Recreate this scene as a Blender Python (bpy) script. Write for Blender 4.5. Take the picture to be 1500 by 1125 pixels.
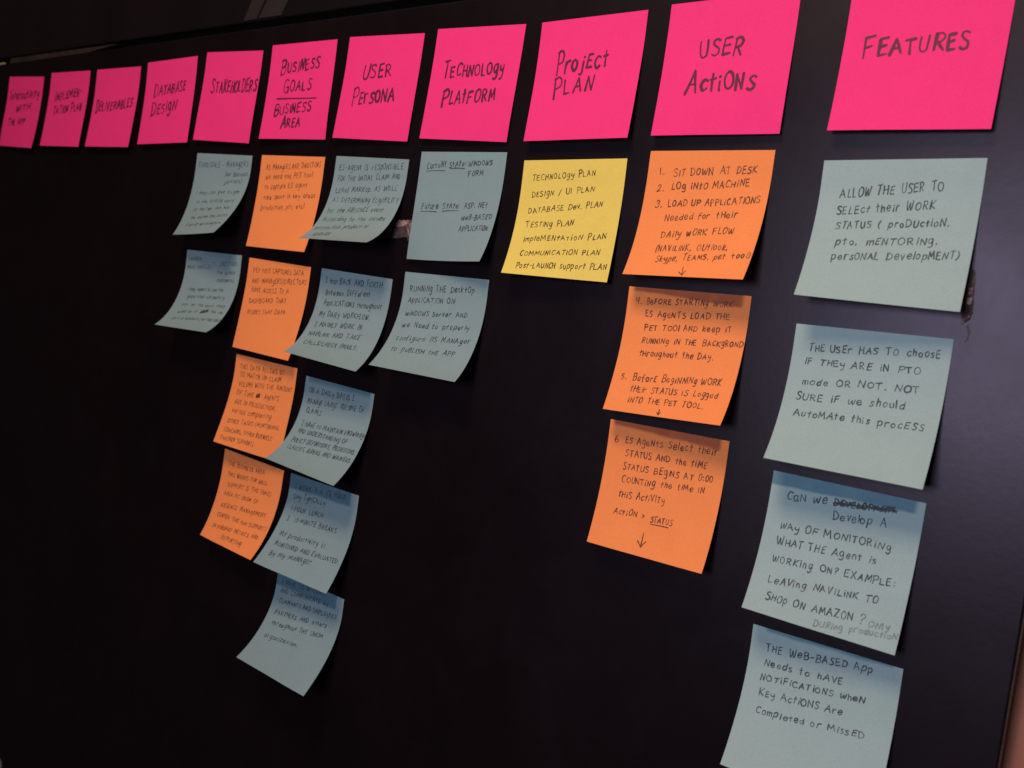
import bpy, math, random
import numpy as np
from mathutils import Matrix, Vector

for o in list(bpy.data.objects):
    bpy.data.objects.remove(o)
SC = bpy.context.scene
COL = SC.collection
ZO = 1.40                       # height of the lens above the floor; board heights below are relative to it
CAM_ROT = [[0.8060016, -0.1423667, 0.5745374], [0.5791412, -0.0108745, -0.8151547], [0.1222987, 0.9897543, 0.0736856]]
CAM_DIST = 0.47293
CAM_F = 0.86489
NOTES = {
 'P1': ([-1.0574, 0.196, -0.055, 0.2198, -0.1213, 0.0139, 1.0039, 1.0, 0.0492], [
   ('t', 'Interactivity', 0.084, 0.329, 0.902, 0.284, 0.1055),
   ('t', 'WITH', 0.331, 0.505, 0.714, 0.455, 0.0812),
   ('t', 'THE APP', 0.174, 0.703, 0.641, 0.661, 0.082)]),
 'P2': ([-0.966, 0.1947, -0.0267, 0.2319, -0.1183, -0.0054, 1.0049, 1.0039, -0.0113], [
   ('t', 'IMPLEMEN-', 0.167, 0.382, 0.846, 0.32, 0.113),
   ('t', 'TATION PLAN', 0.186, 0.56, 0.878, 0.515, 0.0957)]),
 'P3': ([-0.8768, 0.1926, -0.0194, 0.2308, -0.1085, 0.0004, 1.0069, 1.0012, 0.006], [
   ('t', 'DELIVERABLES', 0.088, 0.544, 0.907, 0.492, 0.1257)]),
 'P4': ([-0.7889, 0.1938, 0.0114, 0.2084, -0.1371, -0.0094, 1.0054, 1.0011, -0.0298], [
   ('t', 'DATABASE', 0.192, 0.425, 0.819, 0.384, 0.118),
   ('t', 'DESIgN', 0.19, 0.65, 0.692, 0.598, 0.1263)]),
 'P5': ([-0.6988, 0.1968, -0.052, 0.1749, -0.1475, -0.0081, 1.0037, 1.0006, -0.0395], [
   ('t', 'STAKEHOLDERS', 0.177, 0.46, 0.975, 0.434, 0.1325)]),
 'P6': ([-0.611, 0.1961, -0.0154, 0.1715, -0.1618, -0.0189, 1.0023, 1.0, -0.0901], [
   ('t', 'BUSINESS', 0.184, 0.314, 0.771, 0.27, 0.1203),
   ('t', 'GOALS', 0.271, 0.512, 0.691, 0.489, 0.1114),
   ('u', '', 0.187, 0.577, 0.792, 0.576, 0.0),
   ('t', 'BUSINESS', 0.174, 0.746, 0.731, 0.707, 0.1004),
   ('t', 'AREA', 0.316, 0.885, 0.605, 0.866, 0.0916)]),
 'P7': ([-0.5211, 0.1955, -0.046, 0.1759, -0.147, -0.0126, 0.9993, 1.0032, -0.0584], [
   ('t', 'USER', 0.265, 0.415, 0.635, 0.39, 0.1174),
   ('t', 'PErSONA', 0.183, 0.655, 0.734, 0.628, 0.1209)]),
 'P8': ([-0.4329, 0.1938, -0.0437, 0.1645, -0.1523, -0.0094, 0.9994, 1.0041, -0.0458], [
   ('t', 'TECHNOLOgy', 0.155, 0.441, 0.834, 0.412, 0.1131),
   ('t', 'PLAtFORM', 0.188, 0.69, 0.792, 0.65, 0.1189)]),
 'P9': ([-0.3441, 0.1902, 0.008, 0.2667, -0.1091, 0.007, 0.9982, 1.0096, 0.0249], [
   ('t', 'ProjEct', 0.211, 0.437, 0.695, 0.406, 0.1313),
   ('t', 'PLAN', 0.218, 0.625, 0.591, 0.596, 0.1203)]),
 'P10': ([-0.253, 0.1923, 0.0022, 0.2208, -0.1487, -0.0176, 1.0003, 1.0103, -0.0543], [
   ('t', 'USER', 0.293, 0.422, 0.621, 0.413, 0.1181),
   ('t', 'ActiONS', 0.225, 0.676, 0.758, 0.669, 0.1248)]),
 'P11': ([-0.1497, 0.1915, -0.008, 0.2724, -0.0714, -0.0114, 0.9959, 1.0, -0.0334], [
   ('t', 'FEATURES', 0.139, 0.495, 0.787, 0.476, 0.1139)]),
 'B1': ([-0.6992, 0.1098, -0.0368, 0.896, -0.1366, 0.572, 1.0013, 1.0015, -0.4195], [
   ('t', 'CHAD/DALE - MANAgERS', 0.051, 0.16, 0.949, 0.122, 0.0563),
   ('t', '(our Business', 0.566, 0.242, 0.957, 0.223, 0.0462),
   ('t', 'partners)', 0.59, 0.328, 0.887, 0.309, 0.0473),
   ('t', '- they can give insight', 0.101, 0.475, 0.912, 0.429, 0.0406),
   ('t', 'on the critical work', 0.17, 0.581, 0.88, 0.538, 0.04),
   ('t', 'of the rep. like how', 0.181, 0.68, 0.874, 0.623, 0.0394),
   ('t', 'the system this works', 0.198, 0.783, 0.942, 0.735, 0.0397),
   ('t', 'if we do not integrate', 0.181, 0.883, 0.929, 0.852, 0.0401)]),
 'B2': ([-0.7006, 0.0248, -0.0068, 0.6843, 0.5966, 0.0396, 1.0082, 0.9953, 0.0561], [
   ('t', 'LAUREN', 0.051, 0.118, 0.283, 0.102, 0.0418),
   ('t', 'NIKKI HENSLEy', 0.042, 0.214, 0.484, 0.189, 0.0416),
   ('t', '-', 0.515, 0.125, 0.54, 0.123, 0.0307),
   ('t', 'DIRECTORS', 0.633, 0.139, 0.931, 0.125, 0.0484),
   ('t', '(our actual', 0.596, 0.238, 0.909, 0.22, 0.0425),
   ('t', 'customers)', 0.622, 0.325, 0.909, 0.307, 0.0406),
   ('t', '- they expect to see the', 0.119, 0.48, 0.78, 0.428, 0.0399),
   ('t', 'gaps that ultimately', 0.186, 0.56, 0.842, 0.512, 0.0384),
   ('t', 'can let the work they', 0.166, 0.671, 0.907, 0.608, 0.0376),
   ('t', 'want us if', 0.18, 0.77, 0.506, 0.727, 0.0401),
   ('x', 'WORK', 0.566, 0.735, 0.685, 0.7, 0.0414),
   ('t', 'the re-', 0.74, 0.704, 0.954, 0.694, 0.0384),
   ('t', 'port a business partnership', 0.179, 0.867, 0.988, 0.797, 0.0404)]),
 'O1': ([-0.6107, 0.1075, -0.0258, 0.2341, 0.064, 0.057, 0.9993, 0.9938, 0.1042], [
   ('t', 'AS MANAgERS AND DIRECTORS', 0.101, 0.157, 0.943, 0.105, 0.0503),
   ('t', 'we need the PET tool', 0.108, 0.258, 0.843, 0.209, 0.0533),
   ('t', 'to capture ES agent', 0.118, 0.365, 0.782, 0.317, 0.051),
   ('t', 'time spent in key areas', 0.125, 0.476, 0.934, 0.419, 0.0483),
   ('t', '(production, pto, etc)', 0.106, 0.594, 0.793, 0.538, 0.0488)]),
 'B3': ([-0.522, 0.1063, -0.0394, 0.7589, 0.681, 0.2619, 0.9931, 0.9916, -0.1807], [
   ('t', 'ES-AgENt IS rESpONSIBLE', 0.067, 0.143, 0.937, 0.093, 0.0541),
   ('t', 'FOR THE INITIAL CLAIM AND', 0.07, 0.253, 0.91, 0.189, 0.0496),
   ('t', 'LEAvE MARKup. AS WELL', 0.079, 0.372, 0.904, 0.3, 0.0508),
   ('t', 'AS DETERMININg ELIgIBILITY', 0.077, 0.473, 0.963, 0.42, 0.0499),
   ('t', 'for the ABSENCE event', 0.065, 0.595, 0.821, 0.529, 0.0503),
   ('t', 'According to the income', 0.065, 0.702, 0.91, 0.628, 0.0514),
   ('t', 'protection product or', 0.061, 0.82, 0.767, 0.739, 0.052),
   ('t', 'SERVICE', 0.118, 0.932, 0.357, 0.9, 0.0543)]),
 'O2': ([-0.6135, 0.0231, -0.0389, 0.3404, -0.0933, 0.0799, 0.9973, 0.992, 0.1106], [
   ('t', 'PET tOOl CAPTURES DATA', 0.096, 0.151, 0.902, 0.099, 0.0508),
   ('t', 'AND MANAgERS/DIRECTORS', 0.099, 0.268, 0.955, 0.189, 0.0508),
   ('t', 'HAVE ACCESS TO A', 0.114, 0.367, 0.715, 0.315, 0.0484),
   ('t', 'DASHBOARD THAT', 0.111, 0.486, 0.703, 0.418, 0.0484),
   ('t', 'HOUSES THAT DATA', 0.124, 0.612, 0.721, 0.537, 0.0456)]),
 'B4': ([-0.525, 0.0202, -0.0387, 0.6333, 0.6628, 0.0135, 0.9933, 0.9936, -0.1239], [
   ('t', 'I hop BACK AND FORTH', 0.089, 0.139, 0.87, 0.1, 0.0547),
   ('t', 'Between Different', 0.109, 0.261, 0.734, 0.204, 0.0524),
   ('t', 'AppLICATiONS throughout', 0.112, 0.368, 0.915, 0.298, 0.0497),
   ('t', 'My DAILy WORKFLOW.', 0.101, 0.485, 0.796, 0.426, 0.0504),
   ('t', 'I MAINLY WORK IN', 0.101, 0.6, 0.734, 0.539, 0.0515),
   ('t', 'NAVILINK AND TAKE', 0.086, 0.711, 0.766, 0.645, 0.0506),
   ('t', 'CALLS/CHECK EMAILS.', 0.102, 0.823, 0.807, 0.756, 0.0507)]),
 'O3': ([-0.6177, -0.0581, -0.0272, 0.6157, -0.4405, -0.2094, 1.0071, 0.9962, 0.0445], [
   ('t', 'THIS DATA ALLOWS US', 0.092, 0.151, 0.81, 0.099, 0.0521),
   ('t', 'TO MATCH UP CLAIM', 0.108, 0.243, 0.771, 0.183, 0.052),
   ('t', 'VOLUME WITH THE AMOUNT', 0.113, 0.338, 0.961, 0.258, 0.0513),
   ('t', 'OF TIME', 0.113, 0.439, 0.389, 0.416, 0.0489),
   ('x', 'ES', 0.433, 0.413, 0.488, 0.408, 0.0455),
   ('t', 'AgENTS', 0.565, 0.404, 0.787, 0.386, 0.0478),
   ('t', 'ARE IN PRODUCTION,', 0.122, 0.538, 0.766, 0.497, 0.0481),
   ('t', 'versus completing', 0.114, 0.638, 0.733, 0.596, 0.0507),
   ('t', 'OTHER TASKS (MENTORING,', 0.103, 0.757, 0.896, 0.681, 0.0447),
   ('t', 'COACHING, OTHER BUSINESS', 0.097, 0.857, 0.83, 0.81, 0.0445),
   ('t', 'PARTNER SUPPORT)', 0.085, 0.954, 0.589, 0.923, 0.0446)]),
 'B5': ([-0.5296, -0.0644, -0.0441, 1.0093, 0.2503, 0.1154, 0.9839, 0.9956, -0.3116], [
   ('t', 'ON A DAILy BASIS I', 0.071, 0.157, 0.733, 0.121, 0.054),
   ('t', 'MANAgE LARgE VOLUME OF', 0.077, 0.271, 0.892, 0.209, 0.0504),
   ('t', 'CLAIMS', 0.095, 0.369, 0.317, 0.357, 0.0479),
   ('t', 'I HAvE to MAINTAIN kNOwledge', 0.106, 0.513, 1.005, 0.444, 0.0493),
   ('t', 'AND UNDERSTANDINg OF', 0.098, 0.589, 0.806, 0.549, 0.0446),
   ('t', 'POLICY DEFINITIONS, PROVISIONS,', 0.092, 0.698, 0.97, 0.622, 0.045),
   ('t', 'CLAUSES, RIDERS, AND WAIVERS.', 0.098, 0.784, 0.981, 0.715, 0.0433)]),
 'O4': ([-0.6205, -0.1395, -0.0462, 0.5576, 0.1773, 0.2952, 1.0031, 0.9974, -0.0321], [
   ('t', 'THE BUSINESS AREA', 0.101, 0.167, 0.702, 0.119, 0.049),
   ('t', 'THIS WORKS FOR WELL', 0.118, 0.279, 0.773, 0.221, 0.0455),
   ('t', 'SUPPORT IS THE (BAC)', 0.136, 0.391, 0.86, 0.318, 0.047),
   ('t', 'AREA AT UNUM OF', 0.122, 0.494, 0.694, 0.447, 0.0436),
   ('t', 'ABSENCE MANAgEMENT', 0.127, 0.627, 0.871, 0.55, 0.0448),
   ('t', 'CENTER. THIS tool SUPPORTS', 0.129, 0.742, 0.963, 0.674, 0.0413),
   ('t', 'DASHBOARD METRICS AND', 0.127, 0.865, 0.901, 0.786, 0.0406),
   ('t', 'REPORTINg', 0.361, 0.94, 0.72, 0.917, 0.0425)]),
 'B6': ([-0.5353, -0.1432, -0.0226, 1.1233, -0.3969, -0.198, 1.0025, 0.9971, 0.1698], [
   ('t', 'I WORK A 6 1/2 HOUR', 0.087, 0.143, 0.83, 0.085, 0.0534),
   ('t', 'DAy TyPICALLy:', 0.099, 0.249, 0.559, 0.207, 0.0529),
   ('t', '1-HOUR LUNCH', 0.102, 0.371, 0.558, 0.336, 0.0462),
   ('t', '2  15-MINUTE BREAKS', 0.097, 0.482, 0.791, 0.426, 0.0451),
   ('t', 'MY productivity is', 0.098, 0.646, 0.718, 0.608, 0.0491),
   ('t', 'MONITORED AND EVALUATED', 0.102, 0.757, 0.942, 0.701, 0.0438),
   ('t', 'By My MANAgEr', 0.111, 0.868, 0.644, 0.811, 0.0487)]),
 'B7': ([-0.5384, -0.2227, -0.0345, 1.3513, -0.3627, 0.0318, 1.002, 1.0038, -0.1904], [
   ('t', 'I HAVE TO INTERACT', 0.087, 0.125, 0.747, 0.049, 0.0503),
   ('t', 'AND COMMUNICATE w/', 0.082, 0.215, 0.789, 0.142, 0.0478),
   ('t', 'CLAIMANTS AND EMPLOyEES', 0.095, 0.322, 0.924, 0.227, 0.0429),
   ('t', 'PARTNERS AND others', 0.095, 0.445, 0.827, 0.347, 0.0428),
   ('t', 'throughout THE UNUM', 0.119, 0.555, 0.831, 0.453, 0.0415),
   ('t', 'organization.', 0.116, 0.691, 0.575, 0.637, 0.0426)]),
 'B8': ([-0.4352, 0.1088, -0.0135, 0.2395, 0.0915, 0.2699, 0.9914, 0.9997, 0.3057], [
   ('t', 'CurreNt', 0.089, 0.158, 0.322, 0.134, 0.0494),
   ('u', '', 0.088, 0.177, 0.311, 0.17, 0.0),
   ('t', 'StAte:', 0.363, 0.142, 0.549, 0.124, 0.0486),
   ('u', '', 0.379, 0.15, 0.546, 0.146, 0.0),
   ('t', 'WINDOWS', 0.584, 0.124, 0.851, 0.112, 0.0414),
   ('t', 'FORM', 0.596, 0.217, 0.766, 0.201, 0.0437),
   ('t', 'Future', 0.097, 0.529, 0.303, 0.517, 0.0544),
   ('u', '', 0.091, 0.551, 0.291, 0.548, 0.0),
   ('t', 'StAte:', 0.354, 0.517, 0.554, 0.504, 0.0516),
   ('u', '', 0.362, 0.54, 0.55, 0.527, 0.0),
   ('t', 'ASP. NEt', 0.614, 0.504, 0.876, 0.486, 0.0466),
   ('t', 'weB-BASED', 0.609, 0.613, 0.96, 0.587, 0.045),
   ('t', 'APPLICATION', 0.61, 0.715, 0.944, 0.695, 0.0457)]),
 'B9': ([-0.4378, 0.0235, -0.0018, 0.8086, 0.2645, -0.1934, 0.9963, 0.9935, 0.1765], [
   ('t', 'RUNNiNg THE DesktOp', 0.088, 0.176, 0.849, 0.129, 0.0535),
   ('t', 'AppLICATiON ON', 0.084, 0.281, 0.639, 0.246, 0.0462),
   ('t', 'wiNDOWS Server AND', 0.09, 0.409, 0.809, 0.355, 0.0423),
   ('t', 'we Need to properly', 0.097, 0.528, 0.869, 0.467, 0.045),
   ('t', 'configure IIS MANAger', 0.099, 0.668, 0.931, 0.588, 0.0463),
   ('t', 'to puBLISH tHE APP', 0.106, 0.787, 0.822, 0.734, 0.0467)]),
 'Y1': ([-0.345, 0.1024, 0.0132, 0.3401, 0.0059, -0.0481, 0.996, 0.9937, -0.1259], [
   ('t', 'TECHNOLOgy PLAN', 0.106, 0.174, 0.717, 0.131, 0.0462),
   ('t', 'DESIgN / UI PLAN', 0.128, 0.313, 0.731, 0.264, 0.0445),
   ('t', 'DATABASE Dev. PLAN', 0.116, 0.453, 0.823, 0.387, 0.0448),
   ('t', 'TESTINg PLAN', 0.117, 0.583, 0.577, 0.545, 0.0458),
   ('t', 'ImpleMENtAtioN PLAN', 0.128, 0.707, 0.911, 0.643, 0.0432),
   ('t', 'COMMUNiCATION PLAN', 0.129, 0.832, 0.878, 0.777, 0.0416),
   ('t', 'Post-LAUNCH support PLAN', 0.127, 0.943, 0.968, 0.897, 0.0478)]),
 'O5': ([-0.254, 0.1077, -0.0014, 0.5952, 0.0838, 0.3256, 0.9886, 1.0064, -0.1522], [
   ('t', '1.', 0.103, 0.182, 0.141, 0.181, 0.0531),
   ('t', 'SIT DOWN AT DESK', 0.226, 0.191, 0.879, 0.163, 0.0521),
   ('t', '2.', 0.1, 0.312, 0.157, 0.306, 0.0509),
   ('t', 'LOg iNtO MACHiNE', 0.226, 0.295, 0.842, 0.26, 0.0492),
   ('t', '3.', 0.112, 0.434, 0.169, 0.427, 0.0497),
   ('t', 'LOAD UP APPLiCATIONS', 0.221, 0.426, 0.945, 0.381, 0.0481),
   ('t', 'Needed for tHeir', 0.22, 0.536, 0.799, 0.494, 0.0474),
   ('t', 'DAily wORK FLOW', 0.224, 0.672, 0.805, 0.619, 0.0508),
   ('t', '(NAViLiNK, OUtlook,', 0.213, 0.792, 0.792, 0.752, 0.0485),
   ('t', 'Skype, TEAMS, pet tool)', 0.244, 0.879, 0.984, 0.812, 0.0474),
   ('a', '', 0.497, 0.91, 0.513, 0.987, 0.0)]),
 'O6': ([-0.2563, 0.0275, 0.0068, 0.5846, 0.0723, 0.1172, 0.9973, 0.9964, 0.1102], [
   ('t', '4.', 0.069, 0.13, 0.125, 0.128, 0.0475),
   ('t', 'BeFORE STARTiNg WORK', 0.169, 0.125, 0.863, 0.092, 0.0439),
   ('t', 'ES AgeNTS LOAD THE', 0.173, 0.222, 0.852, 0.19, 0.044),
   ('t', 'PET TOOl AND keep iT', 0.183, 0.33, 0.886, 0.276, 0.0421),
   ('t', 'RUNNINg iN THE BACKgROND', 0.182, 0.435, 0.993, 0.373, 0.0402),
   ('t', 'tHroughout the DAy.', 0.184, 0.537, 0.784, 0.494, 0.0448),
   ('t', '5.', 0.077, 0.736, 0.119, 0.732, 0.0507),
   ('t', 'BeforE BegiNNiNg WORK', 0.182, 0.735, 0.897, 0.686, 0.0495),
   ('t', 'tHEir STATUS iS Logged', 0.188, 0.824, 0.897, 0.786, 0.0462),
   ('t', 'iNTO THE PET TOOL.', 0.196, 0.914, 0.817, 0.883, 0.0449),
   ('a', '', 0.485, 0.94, 0.489, 0.983, 0.0)]),
 'O7': ([-0.257, -0.0532, 0.0016, 0.4104, 0.0515, 0.0483, 0.9959, 0.9915, 0.0983], [
   ('t', '6', 0.063, 0.175, 0.093, 0.172, 0.0505),
   ('t', 'ES AgeNts Select their', 0.157, 0.162, 0.921, 0.121, 0.0508),
   ('t', 'STATUS AND the tiME', 0.17, 0.268, 0.851, 0.232, 0.0486),
   ('t', 'STATUS BEgINS AT 0:00', 0.17, 0.376, 0.911, 0.327, 0.0482),
   ('t', 'COUNTiNg the tiMe iN', 0.178, 0.474, 0.862, 0.423, 0.0459),
   ('t', 'tHiS ActiVITy', 0.176, 0.594, 0.573, 0.563, 0.0484),
   ('t', 'ActiON >', 0.168, 0.731, 0.431, 0.711, 0.0439),
   ('t', 'STATUS', 0.493, 0.726, 0.673, 0.711, 0.045),
   ('u', '', 0.498, 0.736, 0.649, 0.737, 0.0),
   ('a', '', 0.463, 0.822, 0.47, 0.93, 0.0)]),
 'B10': ([-0.1516, 0.1019, 0.0126, 0.7771, -0.2806, -0.1956, 1.007, 1.0004, 0.055], [
   ('t', 'ALLOW THE USER TO', 0.138, 0.257, 0.774, 0.201, 0.0583),
   ('t', 'SELEct their WORK', 0.138, 0.372, 0.738, 0.324, 0.0512),
   ('t', 'STATUS ( proDUctioN,', 0.148, 0.478, 0.84, 0.43, 0.0475),
   ('t', 'pto, mENTORiNg,', 0.172, 0.593, 0.794, 0.558, 0.0485),
   ('t', 'persONAL DevelopMENT)', 0.169, 0.706, 0.932, 0.65, 0.0509)]),
 'B11': ([-0.1536, 0.0157, 0.0034, 0.8311, -0.0621, -0.0491, 1.0068, 1.0055, 0.0143], [
   ('t', 'THE USEr HAS TO choosE', 0.109, 0.175, 0.937, 0.13, 0.0455),
   ('t', 'IF THEy ARE iN PTO', 0.098, 0.273, 0.832, 0.247, 0.0417),
   ('t', 'mode OR NOT. NOT', 0.108, 0.412, 0.847, 0.365, 0.0441),
   ('t', 'SURE iF we should', 0.089, 0.525, 0.783, 0.485, 0.0469),
   ('t', 'AutoMAte this procESS', 0.099, 0.64, 0.916, 0.608, 0.0473)]),
 'B12': ([-0.1542, -0.0641, -0.0125, 0.5974, -0.0441, -0.0387, 1.0076, 0.9978, -0.0627], [
   ('t', 'CaN we', 0.122, 0.182, 0.394, 0.151, 0.0559),
   ('x', 'DEVELOPMENT', 0.439, 0.15, 0.828, 0.108, 0.0404),
   ('t', 'Develop A', 0.449, 0.239, 0.786, 0.214, 0.0493),
   ('t', 'wAy OF MONITORiNg', 0.113, 0.389, 0.835, 0.356, 0.0471),
   ('t', 'WHAT THE Agent is', 0.113, 0.505, 0.765, 0.464, 0.047),
   ('t', 'WORKing ON? EXAMPLE:', 0.111, 0.631, 0.904, 0.579, 0.0463),
   ('t', 'LeAVing NAViLiNK TO', 0.12, 0.773, 0.83, 0.715, 0.0462),
   ('t', 'SHOp ON AMAZON', 0.136, 0.898, 0.709, 0.867, 0.0484),
   ('t', '?', 0.75, 0.872, 0.783, 0.866, 0.0723),
   ('p', 'ONly', 0.807, 0.876, 0.932, 0.858, 0.0378),
   ('p', 'DURing productioN', 0.484, 0.973, 0.988, 0.902, 0.0382)]),
 'B13': ([-0.153, -0.1493, 0.0071, 0.828, -0.155, -0.1514, 1.0123, 1.0104, 0.0445], [
   ('t', 'THE WeB-BASED App', 0.113, 0.16, 0.818, 0.09, 0.0488),
   ('t', 'Needs to hAVE', 0.117, 0.265, 0.645, 0.223, 0.0445),
   ('t', 'NOTiFiCATiONS wheN', 0.108, 0.369, 0.801, 0.295, 0.0415),
   ('t', 'KEy ActiONS Are', 0.12, 0.469, 0.673, 0.419, 0.0427),
   ('t', 'Completed or MissED', 0.128, 0.589, 0.838, 0.519, 0.0398)]),
}
# ------------------------------------------------------------------ camera
cd = bpy.data.cameras.new('camera')
cd.sensor_width = 36.0
cd.lens = CAM_F * 36.0
cd.clip_start = 0.01
cd.clip_end = 50.0
cd.dof.use_dof = True
cd.dof.focus_distance = 0.56
cd.dof.aperture_fstop = 11.0
cam = bpy.data.objects.new('camera', cd)
COL.objects.link(cam)
cam.matrix_world = Matrix.Translation((0, -CAM_DIST, ZO)) @ Matrix(CAM_ROT).to_4x4()
SC.camera = cam
SC.view_settings.view_transform = 'Standard'
SC.view_settings.look = 'None'
SC.view_settings.exposure = 0.0
SC.view_settings.gamma = 1.0

# ------------------------------------------------------------------ light: a dim reddish room, a warm ceiling lamp, a cool window behind the photographer
w = bpy.data.worlds.new('World')
SC.world = w
w.use_nodes = True
w.node_tree.nodes['Background'].inputs['Color'].default_value = (0.62, 0.40, 0.43, 1)
w.node_tree.nodes['Background'].inputs['Strength'].default_value = 0.03

def area(name, loc, target, sx, sy, power, color):
    l = bpy.data.lights.new(name, 'AREA')
    l.shape = 'RECTANGLE'; l.size = sx; l.size_y = sy
    l.energy = power; l.color = color
    o = bpy.data.objects.new(name, l); COL.objects.link(o)
    o.location = loc
    o.rotation_euler = (Vector(target) - Vector(loc)).to_track_quat('-Z', 'Y').to_euler()
    return o
area('warm_ceiling_lamp', (-0.30, -0.74, ZO + 0.96), (-0.22, 0, ZO - .05), 0.30, 0.30, 10.6, (1.0, 0.76, 0.50))
area('cool_window_light', (-0.16, -1.08, ZO + 0.08), (-0.12, 0, ZO), 0.32, 0.30, 7.4, (0.70, 0.77, 1.0))

# ------------------------------------------------------------------ helpers
def tag(o, label=None, cat=None, group=None, kind=None):
    if label: o['label'] = label
    if cat: o['category'] = cat
    if group: o['group'] = group
    if kind: o['kind'] = kind
    return o

def mesh_obj(name, verts, faces, mat, parent=None, smooth=False, uvs=None):
    me = bpy.data.meshes.new(name)
    me.from_pydata([tuple(map(float, v)) for v in verts], [], faces)
    if uvs is not None:
        lay = me.uv_layers.new(name='UVMap')
        li = np.empty(len(me.loops), dtype=np.int32); me.loops.foreach_get('vertex_index', li)
        lay.data.foreach_set('uv', np.asarray(uvs, dtype=np.float32)[li].ravel())
    me.materials.append(mat)
    if smooth:
        me.polygons.foreach_set('use_smooth', [True] * len(me.polygons))
    me.update()
    o = bpy.data.objects.new(name, me); COL.objects.link(o)
    if parent: o.parent = parent
    return o

def empty(name, loc):
    o = bpy.data.objects.new(name, None); COL.objects.link(o)
    o.location = loc; o.empty_display_size = 0.02
    return o

class NT:
    def __init__(s, name):
        s.m = bpy.data.materials.new(name); s.m.use_nodes = True
        s.n = s.m.node_tree.nodes; s.l = s.m.node_tree.links
        s.b = s.n['Principled BSDF']
    def node(s, t, **kw):
        x = s.n.new(t)
        for k, v in kw.items():
            if k.startswith('i_'):
                x.inputs[int(k[2:]) if k[2:].isdigit() else k[2:]].default_value = v
            else: setattr(x, k, v)
        return x
    def link(s, a, b): s.l.new(a, b)
    def math(s, op, a, b=None, clamp=False):
        x = s.n.new('ShaderNodeMath'); x.operation = op; x.use_clamp = clamp
        for i, q in enumerate((a, b)):
            if q is None: continue
            if isinstance(q, (int, float)): x.inputs[i].default_value = q
            else: s.l.new(q, x.inputs[i])
        return x.outputs[0]
    def noise(s, vec, scale, detail=3, rough=.55, dist=0):
        x = s.n.new('ShaderNodeTexNoise'); x.inputs['Scale'].default_value = scale
        x.inputs['Detail'].default_value = detail; x.inputs['Roughness'].default_value = rough
        x.inputs['Distortion'].default_value = dist
        s.l.new(vec, x.inputs['Vector']); return x.outputs['Fac']
    def ramp(s, fac, stops):
        x = s.n.new('ShaderNodeValToRGB'); s.l.new(fac, x.inputs[0])
        e = x.color_ramp.elements
        while len(e) < len(stops): e.new(.5)
        for q, (p, c) in zip(e, stops):
            q.position = p; q.color = (*c, 1) if len(c) == 3 else c
        return x.outputs[0]
    def mix(s, fac, a, b, mode='MIX'):
        x = s.n.new('ShaderNodeMix'); x.data_type = 'RGBA'; x.blend_type = mode
        for sock, q in ((x.inputs[0], fac), (x.inputs[6], a), (x.inputs[7], b)):
            if isinstance(q, (int, float)): sock.default_value = q
            elif isinstance(q, tuple): sock.default_value = (*q, 1) if len(q) == 3 else q
            else: s.l.new(q, sock)
        return x.outputs[2]
    def bump(s, h, strength, dist):
        x = s.n.new('ShaderNodeBump'); x.inputs['Strength'].default_value = strength
        x.inputs['Distance'].default_value = dist
        s.l.new(h, x.inputs['Height']); s.l.new(x.outputs[0], s.b.inputs['Normal'])

# ------------------------------------------------------------------ materials
def paint_black():
    t = NT('black_paint'); co = t.node('ShaderNodeNewGeometry').outputs['Position']
    n1 = t.noise(co, 9, 5, .6); n2 = t.noise(co, 260, 3, .6); n3 = t.noise(co, 1500, 2, .6)
    base = t.ramp(n1, [(.3, (.0036, .0017, .0021)), (.7, (.0056, .0026, .0032))])
    # faint dusty rubs left by chalk and hands
    mp = t.node('ShaderNodeMapping'); t.link(co, mp.inputs[0]); mp.inputs['Scale'].default_value = (1, 1, .8); mp.inputs['Rotation'].default_value = (0, .5, 0)
    n4 = t.noise(mp.outputs[0], 22, 5, .65, 1.2)
    dust = t.math('MULTIPLY', t.ramp(n4, [(.50, (0, 0, 0)), (.8, (1, 1, 1))]), .10)
    t.link(t.mix(dust, base, (.016, .012, .016)), t.b.inputs['Base Color'])
    r = t.math('MULTIPLY_ADD', n1, .12); r.node.inputs[2].default_value = .27
    r2 = t.math('MULTIPLY_ADD', n4, .10); t.link(r, r2.node.inputs[2])
    t.link(r2, t.b.inputs['Roughness'])
    t.b.inputs['Specular IOR Level'].default_value = .28
    t.b.inputs['Specular Tint'].default_value = (1.0, .80, .94, 1)
    h = t.math('ADD', t.math('MULTIPLY', n2, 1.0), t.math('MULTIPLY', n3, .35))
    t.bump(h, .10, .0004)
    return t.m

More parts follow.
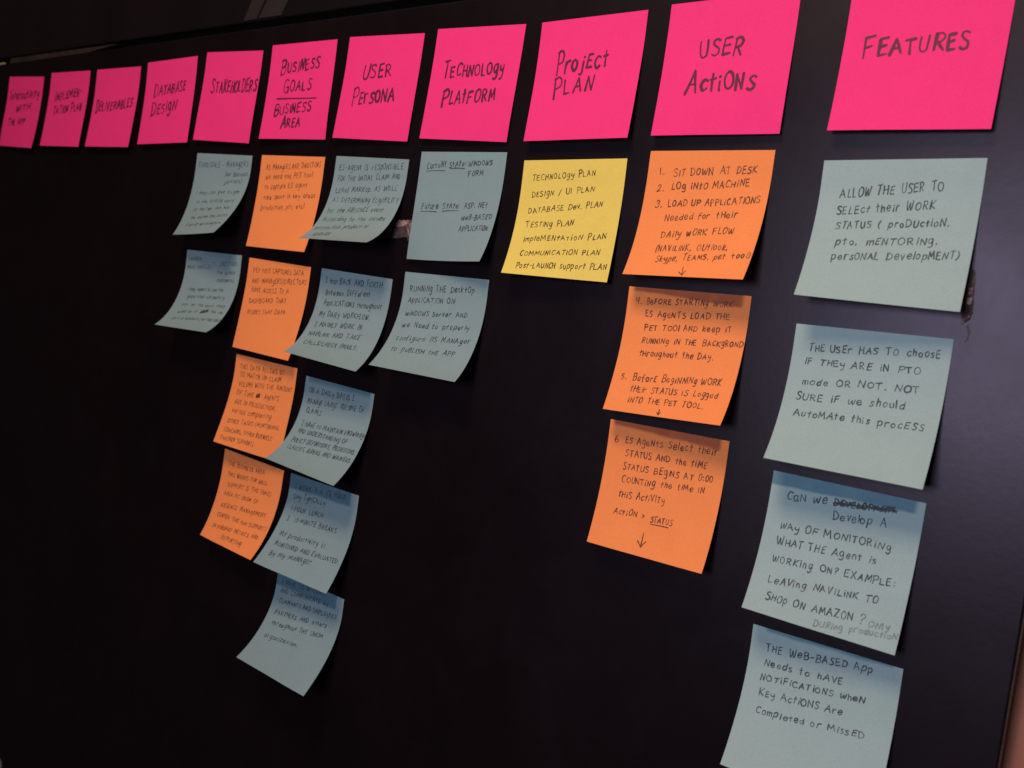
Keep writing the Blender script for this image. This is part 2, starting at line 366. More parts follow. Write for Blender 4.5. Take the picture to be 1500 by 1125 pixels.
PAPER = dict(pink=(.93, .035, .205), orange=(.95, .262, .076), yellow=(.82, .585, .118), blue=(.328, .418, .402), deep_blue=(.228, .305, .312))  # last entry: a darker blue for the left-hand blue notes
INK = dict(pink=(.085, .006, .022), orange=(.085, .022, .012), yellow=(.060, .034, .010), blue=(.028, .033, .036), deep_blue=(.030, .035, .039))
BAND = dict(orange=(.40, .36, .50), blue=(.34, .50, .64), pink=(.5, .5, .5), yellow=(.5, .5, .5), deep_blue=(.34, .50, .64))
def paper(kind, seed, band=None):
    t = NT(('darker_blue' if kind == 'deep_blue' else kind) + '_paper')
    uv = t.node('ShaderNodeUVMap').outputs[0]
    geo = t.node('ShaderNodeNewGeometry').outputs['Position']
    n1 = t.noise(geo, 60, 3, .5); n2 = t.noise(geo, 1300, 3, .7); n3 = t.noise(geo, 4200, 2, .6)
    c = PAPER[kind]
    col = t.mix(n1, tuple(x * .94 for x in c), tuple(min(.97, x * 1.05) for x in c))
    fib = t.ramp(t.math('ADD', t.math('MULTIPLY', n2, .6), t.math('MULTIPLY', n3, .4)), [(.34, (.85, .85, .85)), (.6, (1, 1, 1))])
    col = t.mix(1.0, col, fib, 'MULTIPLY')
    if band:
        a, b, ue, us, soft, amt = band            # depth of the glued strip at its left and right end, where it ends, softness, strength
        sx = t.node('ShaderNodeSeparateXYZ'); t.link(uv, sx.inputs[0])
        u, v = sx.outputs[0], sx.outputs[1]
        wob = t.math('MULTIPLY', t.math('SUBTRACT', t.noise(geo, 45, 3, .6), .5), .035)
        dep = t.math('ADD', t.math('ADD', t.math('MULTIPLY', u, b - a), a), wob)
        m1 = t.math('DIVIDE', t.math('SUBTRACT', dep, v), soft, True)
        m2 = t.math('DIVIDE', t.math('SUBTRACT', ue, t.math('ADD', u, wob)), .03, True)
        m3 = t.math('DIVIDE', t.math('SUBTRACT', u, us), .03, True)
        m = t.math('MULTIPLY', t.math('MULTIPLY', m1, m2), t.math('MULTIPLY', m3, amt))
        m = t.math('MULTIPLY', m, t.math('ADD', t.math('MULTIPLY', t.noise(geo, 110, 3, .6), .5), .72), True)
        col = t.mix(m, col, t.mix(1.0, col, BAND[kind], 'MULTIPLY'))
    t.link(col, t.b.inputs['Base Color'])
    t.b.inputs['Roughness'].default_value = .82
    t.b.inputs['Specular IOR Level'].default_value = .22
    t.bump(t.math('ADD', n2, n3), .22, .0002)
    return t.m

def ink(kind, faint=False):
    t = NT(kind + ('_pencil' if faint else '_ink'))
    geo = t.node('ShaderNodeNewGeometry').outputs['Position']
    n = t.noise(geo, 900, 3, .6)
    c = INK[kind]
    if faint: c = (.12, .135, .13)
    hi = tuple(min(1, x * 1.9 + .01) for x in c)
    t.link(t.mix(n, c, hi), t.b.inputs['Base Color'])
    t.b.inputs['Roughness'].default_value = .6
    t.b.inputs['Specular IOR Level'].default_value = .25
    return t.m

def simple(name, stops, scale, rough, spec=.4, bumpd=.0004, aniso=(1, 1, 1), detail=5):
    t = NT(name); co = t.node('ShaderNodeNewGeometry').outputs['Position']
    mp = t.node('ShaderNodeMapping'); t.link(co, mp.inputs[0]); mp.inputs['Scale'].default_value = aniso
    n = t.noise(mp.outputs[0], scale, detail, .6, .4)
    t.link(t.ramp(n, stops), t.b.inputs['Base Color'])
    t.b.inputs['Roughness'].default_value = rough
    t.b.inputs['Specular IOR Level'].default_value = spec
    t.bump(t.noise(co, scale * 9, 3), .5, bumpd)
    return t.m

M_BLACK = paint_black()
M_WALL = simple('tan_painted_wall', [(.3, (.30, .098, .052)), (.7, (.37, .128, .069))], 14, .7)
M_EDGE = simple('worn_board_edge', [(.35, (.022, .009, .008)), (.7, (.050, .022, .016))], 90, .6)
M_PANEL = simple('dark_stained_panel', [(.3, (.0045, .0026, .0028)), (.7, (.0085, .0045, .0048))], 12, .36, .45, .0005, (1, 1, .3))
M_REFLECT_FLAKE = simple('reflection_and_flake_grey', [(.3, (.015, .010, .010)), (.7, (.022, .015, .0145))], 40, .55)  # grey of the painted panel reflections, also of one paint flake
M_GAP = simple('gap_shadow_black', [(.3, (.002, .0012, .0012)), (.7, (.004, .002, .002))], 20, .8)  # near-black colour standing in for the shadow inside the gap
M_CHIP = simple('exposed_plaster', [(.34, (.055, .022, .022)), (.5, (.19, .10, .095)), (.66, (.42, .28, .27))], 210, .8, .2, .001, (1, 1, 1), 6)
M_CHIPD = simple('scuffed_primer', [(.36, (.028, .015, .014)), (.55, (.075, .042, .040)), (.72, (.17, .10, .09))], 260, .7, .25, .001, (1, 1, .6), 6)
M_PALE = simple('pale_strip', [(.3, (.020, .011, .009)), (.7, (.034, .020, .016))], 60, .6)
M_YEL = simple('pale_yellow_chip', [(.3, (.30, .20, .10)), (.7, (.40, .28, .15))], 90, .7)

# ------------------------------------------------------------------ setting: wall, board, panel above it
def box(name, x0, x1, y0, y1, z0, z1, mat, parent=None, bev=0):
    v = [(x, y, z) for x in (x0, x1) for y in (y0, y1) for z in (z0, z1)]
    f = [(0, 1, 3, 2), (4, 6, 7, 5), (0, 4, 5, 1), (2, 3, 7, 6), (0, 2, 6, 4), (1, 5, 7, 3)]
    o = mesh_obj(name, v, f, mat, parent)
    if bev:
        m = o.modifiers.new('bevel', 'BEVEL'); m.width = bev; m.segments = 3; m.limit_method = 'NONE'
    return o

tag(box('wall', -2.4, 1.2, .0195, .06, ZO - 1.4, ZO + 1.3, M_WALL), kind='structure')
BX, BZ = -.0289, .2112
board = tag(empty('black_board', (-.7, 0, ZO)), 'large black painted board carrying every sticky note', 'board')
def under(o, root):
    o.parent = root
    o.matrix_parent_inverse = Matrix.Translation(-root.location)
    return o
bd = box('panel', -1.62, BX - .0006, 0, .018, ZO - .80, ZO + BZ, M_BLACK, None, .0011); under(bd, board)
under(box('edge_band', BX - .0006, BX, .0014, .0178, ZO - .799, ZO + BZ - .001, M_EDGE), board)

up = tag(empty('upper_panel', (-.7, 0, ZO + .3)), 'dark panel above the board along the top left of the photo', 'panel')
under(box('panel', -1.62, .25, .0015, .0185, ZO + .2185, ZO + .75, M_PANEL, None, .0015), up)
def slab(name, pts, y, th, mat, root):
    n = len(pts)
    v = [(x, y, ZO + z) for x, z in pts] + [(x, y + th, ZO + z) for x, z in pts]
    f = [tuple(range(n)), tuple(reversed(range(n, 2 * n)))] + [(i, i + n, (i + 1) % n + n, (i + 1) % n) for i in range(n)]
    return under(mesh_obj(name, v, f, mat), root)
slab('reflection_strip', [(-.6545, .2202), (-.6375, .2202), (-.590, .300), (-.611, .300)], .0009, .0005, M_REFLECT_FLAKE, up)  # light reflections on the glossy panel, modelled as thin grey strips
slab('reflection_strip', [(-.6345, .2204), (-.606, .2204), (-.556, .300), (-.584, .300)], .0008, .0005, M_REFLECT_FLAKE, up)
rec = tag(box('gap_shadow', -1.61, .24, .0150, .0190, ZO + .2114, ZO + .2183, M_GAP), 'black strip painted as the shadow in the narrow gap between board and panel above', 'painted shadow')  # added black strip that paints the shadow in the gap
tag(slab('wood_sliver', [(-1.069, .2120), (-1.068, .2182), (-.924, .2176), (-.850, .2172), (-.905, .2128)], .0035, .004, M_PALE, rec), None)
slab('chipped_spot', [(-1.094, .2108), (-1.092, .2135), (-1.080, .2138), (-1.078, .2116)], .002, .002, M_YEL, rec)

# torn paint on the board: an irregular sheet about half a millimetre proud with ragged rim
rng = random.Random(5)
def ragged(pts, n=6, amp=.0006):
    out = []
    for i in range(len(pts)):
        a, b = pts[i], pts[(i + 1) % len(pts)]
        for k in range(n):
            f = k / n
            out.append((a[0] + (b[0] - a[0]) * f + rng.uniform(-amp, amp), a[1] + (b[1] - a[1]) * f + rng.uniform(-amp, amp)))
    return out
def flake(pts, y, th, mat, n=5, amp=.0006, label=None):
    o = slab('chipped_patch', ragged(pts, n, amp), -y - th, th, mat, board)
    if label: o['label'] = label
    return o
flake([(-.4635, .0455), (-.4615, .0520), (-.4585, .0585), (-.4400, .0600), (-.4325, .0595), (-.4325, .0440), (-.4370, .0440), (-.4400, .0480)], .0001, .0003, M_CHIPD, label='scuffed dark grey patch between two pale blue notes')
flake([(-.4545, .0560), (-.4545, .0590), (-.4450, .0602), (-.4345, .0600), (-.4330, .0560), (-.4340, .0450), (-.4368, .0436), (-.4385, .0500), (-.4420, .0560), (-.4490, .0545)], .0005, .0004, M_CHIP, label='bare pinkish patch with ragged edge')
flake([(-.4618, .0466), (-.4608, .0500), (-.4585, .0496), (-.4585, .0462)], .0005, .0002, simple('grey_scuff', [(.3, (.05, .045, .045)), (.7, (.09, .08, .08))], 300, .8), 4, .0004)
flake([(-.0770, .0500), (-.0728, .0500), (-.0720, .0460), (-.0712, .0360), (-.0707, .0285), (-.0714, .0262), (-.0732, .0245), (-.0748, .0250), (-.0790, .0420)], .0001, .0003, M_CHIPD, 7, .00028, 'brown strip of torn paint beside a blue note')
for q in ([(-.0740, .0410), (-.0722, .0412), (-.0718, .0385), (-.0735, .0382)], [(-.0738, .0362), (-.0720, .0365), (-.0716, .0338), (-.0735, .0330)]):
    flake(q, .0005, .0002, M_CHIP, 4, .0004)
flake([(-.0752, .0232), (-.0745, .0262), (-.0722, .0280), (-.0712, .0278), (-.0728, .0262), (-.0742, .0235)], .0006, .0003, M_CHIP, 3, .0002)
flake([(-.0728, .0228), (-.0716, .0236), (-.0704, .0205), (-.0706, .0160), (-.0722, .0150), (-.0712, .0182), (-.0718, .0212)], .0001, .0002, M_REFLECT_FLAKE, 4, .0002)
flake([(-1.02, -.545), (-.9585, -.5478), (-.9520, -.5500), (-.9500, -.5540), (-.9490, -.59), (-1.02, -.59)], .0003, .0003, simple('lilac_scuff', [(.3, (.16, .10, .15)), (.7, (.30, .20, .27))], 200, .7), 5, .0008, 'pale scuff at the bottom left corner of the photo')

# ------------------------------------------------------------------ handwriting: every letter is a set of pen strokes, laid as thin ink ribbons on the paper
G = {
'A': '0,0 3.5,10 7,0|1.4,3.8 5.8,3.9', 'B': '.5,0 .5,10|~.2,9.9 4,10 5.2,8 4,5.6 .8,5.2|~.8,5.2 4.8,5 6,2.6 4,.2 .2,0',
'C': '~6,8.6 4,10 1.5,8.8 .3,5 1.5,1.2 4,0 6,1.3', 'D': '.7,0 .6,10|~0,9.9 3.5,9.6 6.2,6.5 6,3 3.5,.4 0,0',
'E': '5,10 .5,9.8 .4,0 5.2,.2|.5,5.2 4.4,5.4', 'F': '5.4,10.2 .5,9.8 .2,0|.5,5.2 4.2,5.7',
'G': '~6,8.8 4,10 1.5,8.8 .3,5 1.5,1 4,0 6,1.8|3.8,4.4 6.4,4.4 6.2,.2', 'H': '.4,10 .3,0|5.8,10 5.9,0|.4,5 5.8,5.4',
'I': '1,10 .9,0', 'J': '~4.5,10 4.5,2.5 3.5,.2 1.5,0 .2,1.8', 'K': '.5,10 .4,0|5.6,10 .7,4.6 6,0', 'L': '.6,10 .4,.1 5,.1',
'M': '0,0 .9,10 3.8,3 6.8,10 7.8,0', 'N': '.2,0 .6,10 5.5,.2 6,10', 'O': '~3.5,10 .9,8.4 .2,4.5 1.6,.6 3.8,0 6,1.8 6.5,5.6 5.3,9 2.9,10.2',
'P': '.7,-.6 .5,10|~-.2,9.4 3.5,10.3 5.8,8.2 5,5.4 .8,4.4', 'Q': '~3.3,10 .8,8.4 .2,4.5 1.6,.6 3.8,0 6,1.8 6.5,5.6 5.3,9 3.1,10.1|4,2.6 6.8,-.8',
'R': '.6,0 .5,10|~0,9.5 3.3,10.2 5.4,8.2 4.4,5.6 .9,4.6|2.2,4.9 6,0', 'S': '~5.5,8.9 3.6,10 1.2,9.4 .9,7.2 3,5.4 5.2,3.6 4.8,.9 2.4,-.1 .1,1',
'T': '0,9.8 6.2,10.2|3.1,10 2.9,0', 'U': '~.3,10 .3,4 1.4,.6 3.4,0 5.4,1.2 5.9,5 6,10', 'V': '.2,10 3,0 6,10', 'W': '~0,10 .9,2 2.2,0 4.2,7 4.6,6.6 5.6,0 7.2,2 8.6,10',
'X': '.3,10 5.8,0|5.6,10 .2,0', 'Y': '.2,10 3,4.8|5.9,10 2,-1.6', 'Z': '.2,10 5.6,9.8 .2,.2 5.8,0',
'a': '~5,5.6 3,6.8 .8,5.4 .3,2.8 1.4,.2 3.4,.3 4.9,3|5,6.4 5,1 5.8,0', 'b': '.4,10 .4,0|~.4,4 2.2,6.3 4.4,5.6 4.9,2.8 3.4,.2 1.4,0 .4,1.4',
'c': '~4.8,6 2.8,6.9 .9,5.4 .3,2.8 1.6,.3 3.2,0 4.8,1.2', 'd': '~4.6,5.2 2.8,6.3 .8,5 .3,2.4 1.6,.1 3.2,.4 4.7,2.6|4.9,10 4.8,0',
'e': '~.5,3.2 4.6,3.8 4.4,6.2 2.5,7 .7,5.2 .3,2.4 1.8,.1 3.6,.1 5.2,1.4', 'f': '~4.8,9.6 3.2,10.4 2,8.8 1.9,5 1.6,-1|.2,5.4 4.2,5.9',
'g': '~4.8,6.8 3,7.8 .9,6.2 .5,3.4 2,.9 3.6,1.6 4.8,4.6|~5,7.4 5,0 4.4,-3.4 2.6,-4.8 .4,-3.8', 'h': '.5,10 .4,0|~.5,3.6 2,6.4 3.8,6.4 4.4,4 4.5,0',
'i': '1,6.2 .9,0|1,8.7 1.4,9.5', 'j': '~2.2,6 2.2,-1.6 1.2,-3.4 -.4,-2.8|2.2,8.6 2.4,9', 'k': '.5,10 .5,0|4.4,6.4 .7,2.8 4.8,0', 'l': '1,10 .9,0',
'm': '.4,7 .4,0|~.5,4.5 1.9,7 3.2,6.2 3.4,0|~3.5,4.5 5,7 6.4,6.2 6.6,0', 'n': '.5,6.4 .4,0|~.5,4 2,6.6 3.8,6 4.4,3.6 4.4,0',
'o': '~2.8,6.8 .8,5.4 .3,2.8 1.6,.2 3.4,.2 4.8,2.4 4.6,5.4 2.3,6.9', 'p': '.5,7 .2,-4|~.4,5.4 2.4,7.2 4.6,6 4.8,2.8 3,.3 .6,1',
'q': '~4.6,5.6 3,6.6 .9,5.4 .5,3 2,.8 3.6,1.4 4.8,4|4.8,6.4 4.8,-4', 'r': '.5,7 .4,0|~.5,4.4 1.9,6.9 4.4,7', 's': '~4.2,6 2.4,6.9 .8,5.4 2.2,3.6 4,2 3,.1 .2,.4',
't': '2,9.4 1.8,0|-.2,6.2 4.2,6.6', 'u': '~.4,6.6 .5,1.6 1.8,0 3.6,.6 4.4,3|4.5,6.6 4.5,0', 'v': '.2,7 2.3,0 4.8,7.2', 'w': '~0,7.5 .8,1 2,.2 3.6,5.5 4,5.4 4.8,.4 6,1.2 7,8',
'x': '.2,6.4 4.4,0|4.4,6.4 .2,0', 'y': '~.3,7 .6,3.6 2.6,2.8 4.6,4.4|~4.9,7.2 4.6,0 3.4,-3.6 1.2,-4.4', 'z': '.2,6.4 4.4,6.2 .2,.2 4.6,0',
'0': '~2.6,10 .6,7.6 .4,3 2,.1 4,.8 5,4.4 4.6,8.4 2.4,10.1', '1': '.8,10 .7,0', '2': '~.3,7.8 1.6,10 4,9.4 4.2,6.6 2.4,3 .2,.1|.2,.1 5.2,.4',
'3': '~.6,9 2.8,10.2 4.6,8.4 3.4,5.8 2,5.4|~2,5.4 4.8,4.4 4.6,1.2 2,-.2 .1,1', '4': '.8,10 .4,4.8 5,5|4.6,10 4.2,0', '5': '5,10 1.2,10 .8,6|~.8,6 3.6,6.2 4.8,3.6 3.2,.4 .2,.4',
'6': '~3.6,10 1,6.6 .4,2.4 2,0 4.4,1 4.6,4 2.6,5.2 .7,3.4', '/': '3.6,11 0,-2', '-': '.2,4.6 4,4.8', '.': '.3,.1 1.1,.6', ',': '.9,.8 .1,-1.8', ':': '.5,.9 1,1.7|.6,5.6 1.1,6.4',
'(': '~2.6,11.5 .8,8 .4,4 1.4,0 2.6,-1.8', ')': '~.2,11.5 2,8 2.4,4 1.4,0 0,-1.8', '?': '~.3,8 1.6,10.2 4.2,9.4 4.2,6.8 2,4.6 1.8,3|1.7,.2 1.9,.6', '>': '.2,8 4.6,5 .4,2',
}
SERIF_I = '0,10 3.2,10.1|1.6,10 1.5,0|0,0 3.2,.1'
def parse(s):
    res = []
    for st in s.split('|'):
        sm = st.startswith('~')
        p = np.array([[float(a) for a in q.split(',')] for q in st.lstrip('~').split()])
        if sm:
            e = np.vstack([2 * p[0] - p[1], p, 2 * p[-1] - p[-2]]); o = []
            for i in range(1, len(e) - 2):
                for k in range(4):
                    f = k / 4
                    o.append(.5 * (2 * e[i] + (e[i + 1] - e[i - 1]) * f + (2 * e[i - 1] - 5 * e[i] + 4 * e[i + 1] - e[i + 2]) * f * f + (3 * e[i] - e[i - 1] - 3 * e[i + 1] + e[i + 2]) * f ** 3))
            o.append(p[-1]); p = np.array(o)
        else:
            o = [p[0]]
            for a, b in zip(p[:-1], p[1:]):
                o += [a + (b - a) * .5, b]
            p = np.array(o)
        res.append(p)
    return res
GL = {k: parse(v) for k, v in G.items()}
GL_I = parse(SERIF_I)

def layout(text, r, big=1.07, rest=.97):
    """strokes of one line in units where a capital is 10 high; returns strokes and total width"""
    x = 0; out = []
    for i, ch in enumerate(text):
        if ch == ' ': x += 7.0 * r.uniform(.8, 1.2); continue
        alone = ch == 'I' and not ((i > 0 and text[i - 1].isalpha()) or (i + 1 < len(text) and text[i + 1].isalpha()))
        g = GL_I if alone else GL[ch]
        wd = max(p[:, 0].max() for p in g)
        sc = r.uniform(.84, 1.12); sy = r.uniform(.86, 1.12); dy = r.uniform(-.7, .7); sl = r.uniform(-.10, .12); an = r.uniform(-.02, .10)
        if ch.isupper():
            k_ = big if (i == 0 or text[i - 1] == ' ') else rest
            sy *= k_; sc *= (1 + k_) / 2; dy -= max(0, k_ - 1.1) * 5
        for p in g:
            q = p.copy(); q += np.array([[r.gauss(0, .15), r.gauss(0, .15)] for _ in range(len(q))]) * (.5 if len(q) > 5 else 1)
            q[:, 0] = q[:, 0] * sc + q[:, 1] * sl; q[:, 1] = q[:, 1] * sy + dy + q[:, 0] * an
            q[:, 0] += x; out.append(q)
        x += wd * sc + 2.9 * r.uniform(.75, 1.25)
    return out, max(x - 2.9, 1)

S = 0.0762
NU, NTT = 24, 30
class Note:
    """the curled sheet: P[i, j] = point at u = i/NU across, t = j/NTT down"""
    def __init__(s, p, seed=0):
        rw = random.Random(seed); ph = [rw.uniform(0, 6.28) for _ in range(6)]; am = rw.uniform(.00012, .00030)
        x0, z0, th, k1, k2, c, su, st, c2 = p
        sg = np.linspace(0, 1, NTT + 1); eg = np.clip(sg - .15, 0, None)
        s.P = np.zeros((NU + 1, NTT + 1, 3)); cs, sn = math.cos(th), math.sin(th)
        for i in range(NU + 1):
            a = i / NU; m = 1 + c * (a - .5) * 2; m2 = c2 * (a - .5) * 2
            al = k1 * m * eg + (k2 + m2) * eg * eg
            d = np.concatenate([[0], np.cumsum((np.cos(al[1:]) + np.cos(al[:-1])) / 2) / NTT]) * S * st
            q = np.concatenate([[0], np.cumsum((np.sin(al[1:]) + np.sin(al[:-1])) / 2) / NTT]) * S * st
            u = a * S * su
            s.P[i, :, 0] = cs * u + sn * d; s.P[i, :, 2] = sn * u - cs * d; s.P[i, :, 1] = -q - .0005
            # slight cockling of the loose part of the sheet
            s.P[i, :, 1] -= am * np.clip((sg - .2) * 2.2, 0, 1) * (1.2 + np.sin(a * 5.5 + ph[0] + sg * 2.3) * .6 + np.sin(a * 11 + ph[1] - sg * 5) * .25 + np.sin(sg * 8 + ph[2] + a * 3) * .35)
        du = np.gradient(s.P, axis=0); dt = np.gradient(s.P, axis=1)
        n = np.cross(dt, du); s.N = n / np.linalg.norm(n, axis=2, keepdims=True)   # faces the room
        if s.N[0, 0, 1] > 0: s.N = -s.N
        s.loc = (x0, 0, ZO + z0)
    def at(s, u, t, off):
        fu = np.clip(u, 0, .9999) * NU; ft = np.clip(t, 0, .9999) * NTT
        i = fu.astype(int); j = ft.astype(int); a = (fu - i)[:, None]; b = (ft - j)[:, None]
        def bl(A): return (A[i, j] * (1 - a) + A[i + 1, j] * a) * (1 - b) + (A[i, j + 1] * (1 - a) + A[i + 1, j + 1] * a) * b
        return bl(s.P) + bl(s.N) * off
    def sheet(s, mat, parent):
        th = .00011; a = s.P + s.N * 0; b = s.P - s.N * th; n = (NU + 1) * (NTT + 1)
        v = np.vstack([a.reshape(-1, 3), b.reshape(-1, 3)] * 2)      # second set of points for the cut edge, so the face shades flat to its rim
        uv = [(i / NU, j / NTT) for i in range(NU + 1) for j in range(NTT + 1)] * 4
        I = lambda i, j, k=0: i * (NTT + 1) + j + k * n
        f = []
        for i in range(NU):
            for j in range(NTT):
                f.append((I(i, j), I(i, j + 1), I(i + 1, j + 1), I(i + 1, j)))
                f.append((I(i, j, 1), I(i + 1, j, 1), I(i + 1, j + 1, 1), I(i, j + 1, 1)))
        nf = len(f)
        I = lambda i, j, k=0: i * (NTT + 1) + j + (k + 2) * n
        for i in range(NU):
            f.append((I(i, 0), I(i + 1, 0), I(i + 1, 0, 1), I(i, 0, 1))); f.append((I(i, NTT), I(i, NTT, 1), I(i + 1, NTT, 1), I(i + 1, NTT)))
        for j in range(NTT):
            f.append((I(0, j), I(0, j, 1), I(0, j + 1, 1), I(0, j + 1))); f.append((I(NU, j), I(NU, j + 1), I(NU, j + 1, 1), I(NU, j, 1)))
        o = mesh_obj('paper', v, f, mat, parent, False, uv)
        o.data.polygons.foreach_set('use_smooth', [True] * nf + [False] * (len(f) - nf))
        return o

def ribbons(note, strokes, width, r):
    """strokes: arrays of (u, t) in note units -> flat ink lines following the curled sheet"""
    V = []; F = []; n0 = 0
    parts = []
    for p in strokes:                                   # the pen turns sharply: start a new ribbon there
        p = p[np.concatenate([[True], np.linalg.norm(np.diff(p, axis=0), axis=1) > 1e-5])]
        if len(p) < 3: parts.append(p); continue
        e = np.diff(p, axis=0); e /= np.linalg.norm(e, axis=1, keepdims=True)
        k0 = 0
        for k in range(1, len(p) - 1):
            if e[k - 1] @ e[k] < .55: parts.append(p[k0:k + 1]); k0 = k
        parts.append(p[k0:])
    for si, p in enumerate(parts):
        p = p[np.concatenate([[True], np.linalg.norm(np.diff(p, axis=0), axis=1) > 1e-5])]
        if len(p) < 2: continue
        d = np.gradient(p, axis=0); d /= np.linalg.norm(d, axis=1, keepdims=True) + 1e-9
        w = width * (1 + .26 * np.sin(np.linspace(0, 2.5, len(p)) + r.uniform(0, 6))) * r.uniform(.80, 1.18) / 2
        nn = np.stack([-d[:, 1], d[:, 0]], 1)
        hw = w[:, None] / S
        # rounded ends
        a = p[:1] - d[:1] * hw[:1] * .8; b = p[-1:] + d[-1:] * hw[-1:] * .8
        L = np.vstack([a + nn[:1] * hw[:1] * .4, p + nn * hw, b + nn[-1:] * hw[-1:] * .4])
        R = np.vstack([a - nn[:1] * hw[:1] * .4, p - nn * hw, b - nn[-1:] * hw[-1:] * .4])
        off = .00006 + .000012 * (si % 4)
        q = np.empty((2 * len(L), 2)); q[0::2] = L; q[1::2] = R
        V.append(note.at(q[:, 0], q[:, 1], off))
        F += [(n0 + 2 * k, n0 + 2 * k + 1, n0 + 2 * k + 3, n0 + 2 * k + 2) for k in range(len(L) - 1)]
        n0 += 2 * len(L)
    return (np.vstack(V), F) if V else (None, None)

def write(note, lines, kind, root, seed, mats, thin=1.0):
    r = random.Random(seed); main = []; pen = []
    width = (.00140 if kind == 'pink' else .00055) * thin
    for kd, text, u0, t0, u1, t1, h in lines:
        a = np.array([u0, t0]); b = np.array([u1, t1]); d = b - a
        if kd in 'tpx':
            st, wd = layout(text, r, *((1.32, .90) if kind == 'pink' and text[0] in 'BGDFTPAI' else ()))
            sx = d / wd
            wv = r.uniform(0, 6); am = r.uniform(0, .004)
            out = []
            for q in st:
                pt = a + q[:, :1] * sx
                pt[:, 1] -= q[:, 1] * h / 10 + am * np.sin(q[:, 0] / wd * 5 + wv)
                out.append(pt)
            if kd == 't': main += out
            elif kd == 'p': pen += out
            else:
                n = 26; zz = []
                for k in range(n + 1):
                    f = k / n; zz.append(a + d * f + np.array([r.uniform(-.006, .006), -h * (.25 + .55 * (k % 2)) + r.uniform(-.2, .2) * h]))
                z2 = [a + d * f + np.array([0, -h * (.5 + .12 * math.sin(f * 30))]) for f in np.linspace(-.01, 1.03, 24)]
                z3 = [a + d * f + np.array([0, -h * (.3 + .1 * math.sin(f * 22 + 1))]) for f in np.linspace(1.01, .02, 24)]
                v, f = ribbons(note, out + [np.array(zz), np.array(z2), np.array(z3)], width * 1.25, r)
                mesh_obj('crossed_out_word', v, f, mats[0], root)
        elif kd == 'u':
            p = np.array([a + d * f + np.array([0, .003 * math.sin(f * 4 + seed)]) for f in np.linspace(0, 1, 10)])
            v, f = ribbons(note, [p], width * 1.1, r); mesh_obj('underline', v, f, mats[0], root)
        elif kd == 'a':
            L = np.linalg.norm(d); e = d / L; s_ = np.array([-e[1], e[0]]); hl = min(.045, L * .45)
            st = [np.array([a + d * f for f in np.linspace(0, 1, 5)]), np.array([b - e * hl + s_ * hl * .8, b - e * hl * .45 + s_ * hl * .36, b]), np.array([b - e * hl * 1.1 - s_ * hl * .75, b - e * hl * .5 - s_ * hl * .3, b])]
            v, f = ribbons(note, st, width * 1.25, r); mesh_obj('arrow', v, f, mats[0], root)
    v, f = ribbons(note, main, width, r)
    mesh_obj('handwriting', v, f, mats[0], root)
    if pen:
        v, f = ribbons(note, pen, width * 1.1, r)
        tag(mesh_obj('handwriting', v, f, mats[1], root), 'fainter grey afterthought in pencil')

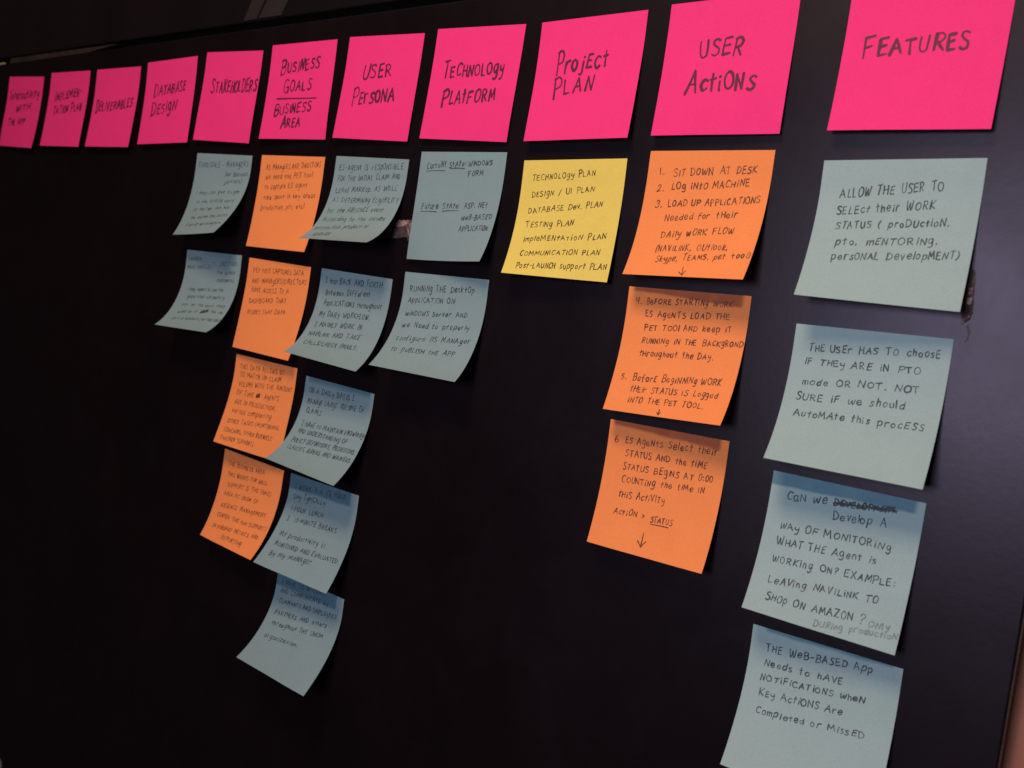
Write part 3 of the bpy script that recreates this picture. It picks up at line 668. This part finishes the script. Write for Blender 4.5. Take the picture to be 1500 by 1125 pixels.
# ------------------------------------------------------------------ the thirty-two sticky notes
LABEL = {
'P1': 'pink note at the far left end of the top row, three blurred lines',
'P2': 'pink note reading Implementation Plan, second from left in the top row',
'P3': 'pink note reading Deliverables in one slanting line',
'P4': 'pink note reading Database Design in two lines',
'P5': 'pink note reading Stakeholders above the leftmost blue column',
'P6': 'pink note reading Business Goals over Business Area with a dividing line',
'P7': 'pink note reading User Persona in two lines',
'P8': 'pink note reading Technology Platform in two lines',
'P9': 'pink note reading Project Plan above the yellow note',
'P10': 'pink note reading User Actions above the numbered orange notes',
'P11': 'pink note reading Features at the right end of the top row',
'B1': 'strongly curled blue note directly under the pink Stakeholders note',
'B2': 'lower curled blue note of the leftmost column, with a blacked-out word',
'O1': 'topmost orange note under Business Goals, five lines about managers',
'B3': 'curled blue note under User Persona, its corner over an orange note',
'O2': 'second orange note under Business Goals, about a dashboard',
'B4': 'blue note under User Persona starting I hop back and forth',
'O3': 'third orange note under Business Goals, filled with nine lines',
'B5': 'blue note about a large volume of claims, corner over an orange note',
'O4': 'lowest orange note of the column under Business Goals, ending in Reporting',
'B6': 'blue note with darker top band starting I work a 6 1/2 hour day',
'B7': 'lowest blue note of the middle column, top edge under another note',
'B8': 'blue note with underlined Current State and Future State',
'B9': 'blue note about running the desktop application on a server',
'Y1': 'yellow note listing seven plans, the only yellow one',
'O5': 'orange note with steps 1 to 3, directly under User Actions',
'O6': 'orange note with steps 4 and 5 and a small arrow at its foot',
'O7': 'orange note with step 6 and a long arrow pointing down',
'B10': 'blue note directly under Features, starting Allow the user to select',
'B11': 'blue note second under Features, about choosing a mode or not',
'B12': 'blue note with dark top band and a crossed-out word',
'B13': 'blue note about notifications, cut off by the bottom of the photo',
}
# glued strip showing through: depth left, depth right, right end, left end, softness, strength
BANDS = {
'B2': (.05, .14, .93, .30, .09, .55), 'B5': (.07, .07, .96, .03, .05, .85), 'B6': (.17, .15, .91, -.1, .03, 1.0),
'B7': (.17, .15, .92, -.1, .03, 1.0), 'B12': (.105, .088, .965, -.1, .018, 1.0), 'B13': (.036, .028, .95, .08, .022, .95),
'O6': (.035, .105, .955, .03, .022, 1.0), 'O7': (.045, .095, .955, .02, .025, 1.0), 'O3': (.03, .03, .95, .3, .03, .3), 'O4': (.03, .03, .9, .2, .03, .3),
}
KIND = dict(P='pink', O='orange', B='blue', Y='yellow')
GRP = dict(pink='pink heading notes along the top row', orange='orange sticky notes below the headings', blue='pale blue sticky notes below the headings', yellow=None)
INKS = {k: ink(k) for k in PAPER}
PENCIL = ink('blue', True)
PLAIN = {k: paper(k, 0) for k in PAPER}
for idx, (key, (prm, lines)) in enumerate(NOTES.items()):
    kind = KIND[key[0]]
    nt = Note(prm, idx)
    tone = 'deep_blue' if key in ('B1', 'B2', 'B3', 'B4', 'B5', 'B6', 'B7', 'B8', 'B9') else kind
    root = tag(empty('sticky_note', nt.loc), LABEL[key], 'sticky note', GRP[kind])
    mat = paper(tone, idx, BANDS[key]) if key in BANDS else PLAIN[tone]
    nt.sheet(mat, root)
    write(nt, lines, kind, root, 100 + idx, (INKS[kind], PENCIL), .8 if key in ('B1', 'B2', 'O1', 'O2', 'O3', 'O4', 'B3') else 1.0)
print('objects', len(bpy.data.objects), 'tris', sum(len(o.data.polygons) * 2 for o in bpy.data.objects if o.type == 'MESH'))
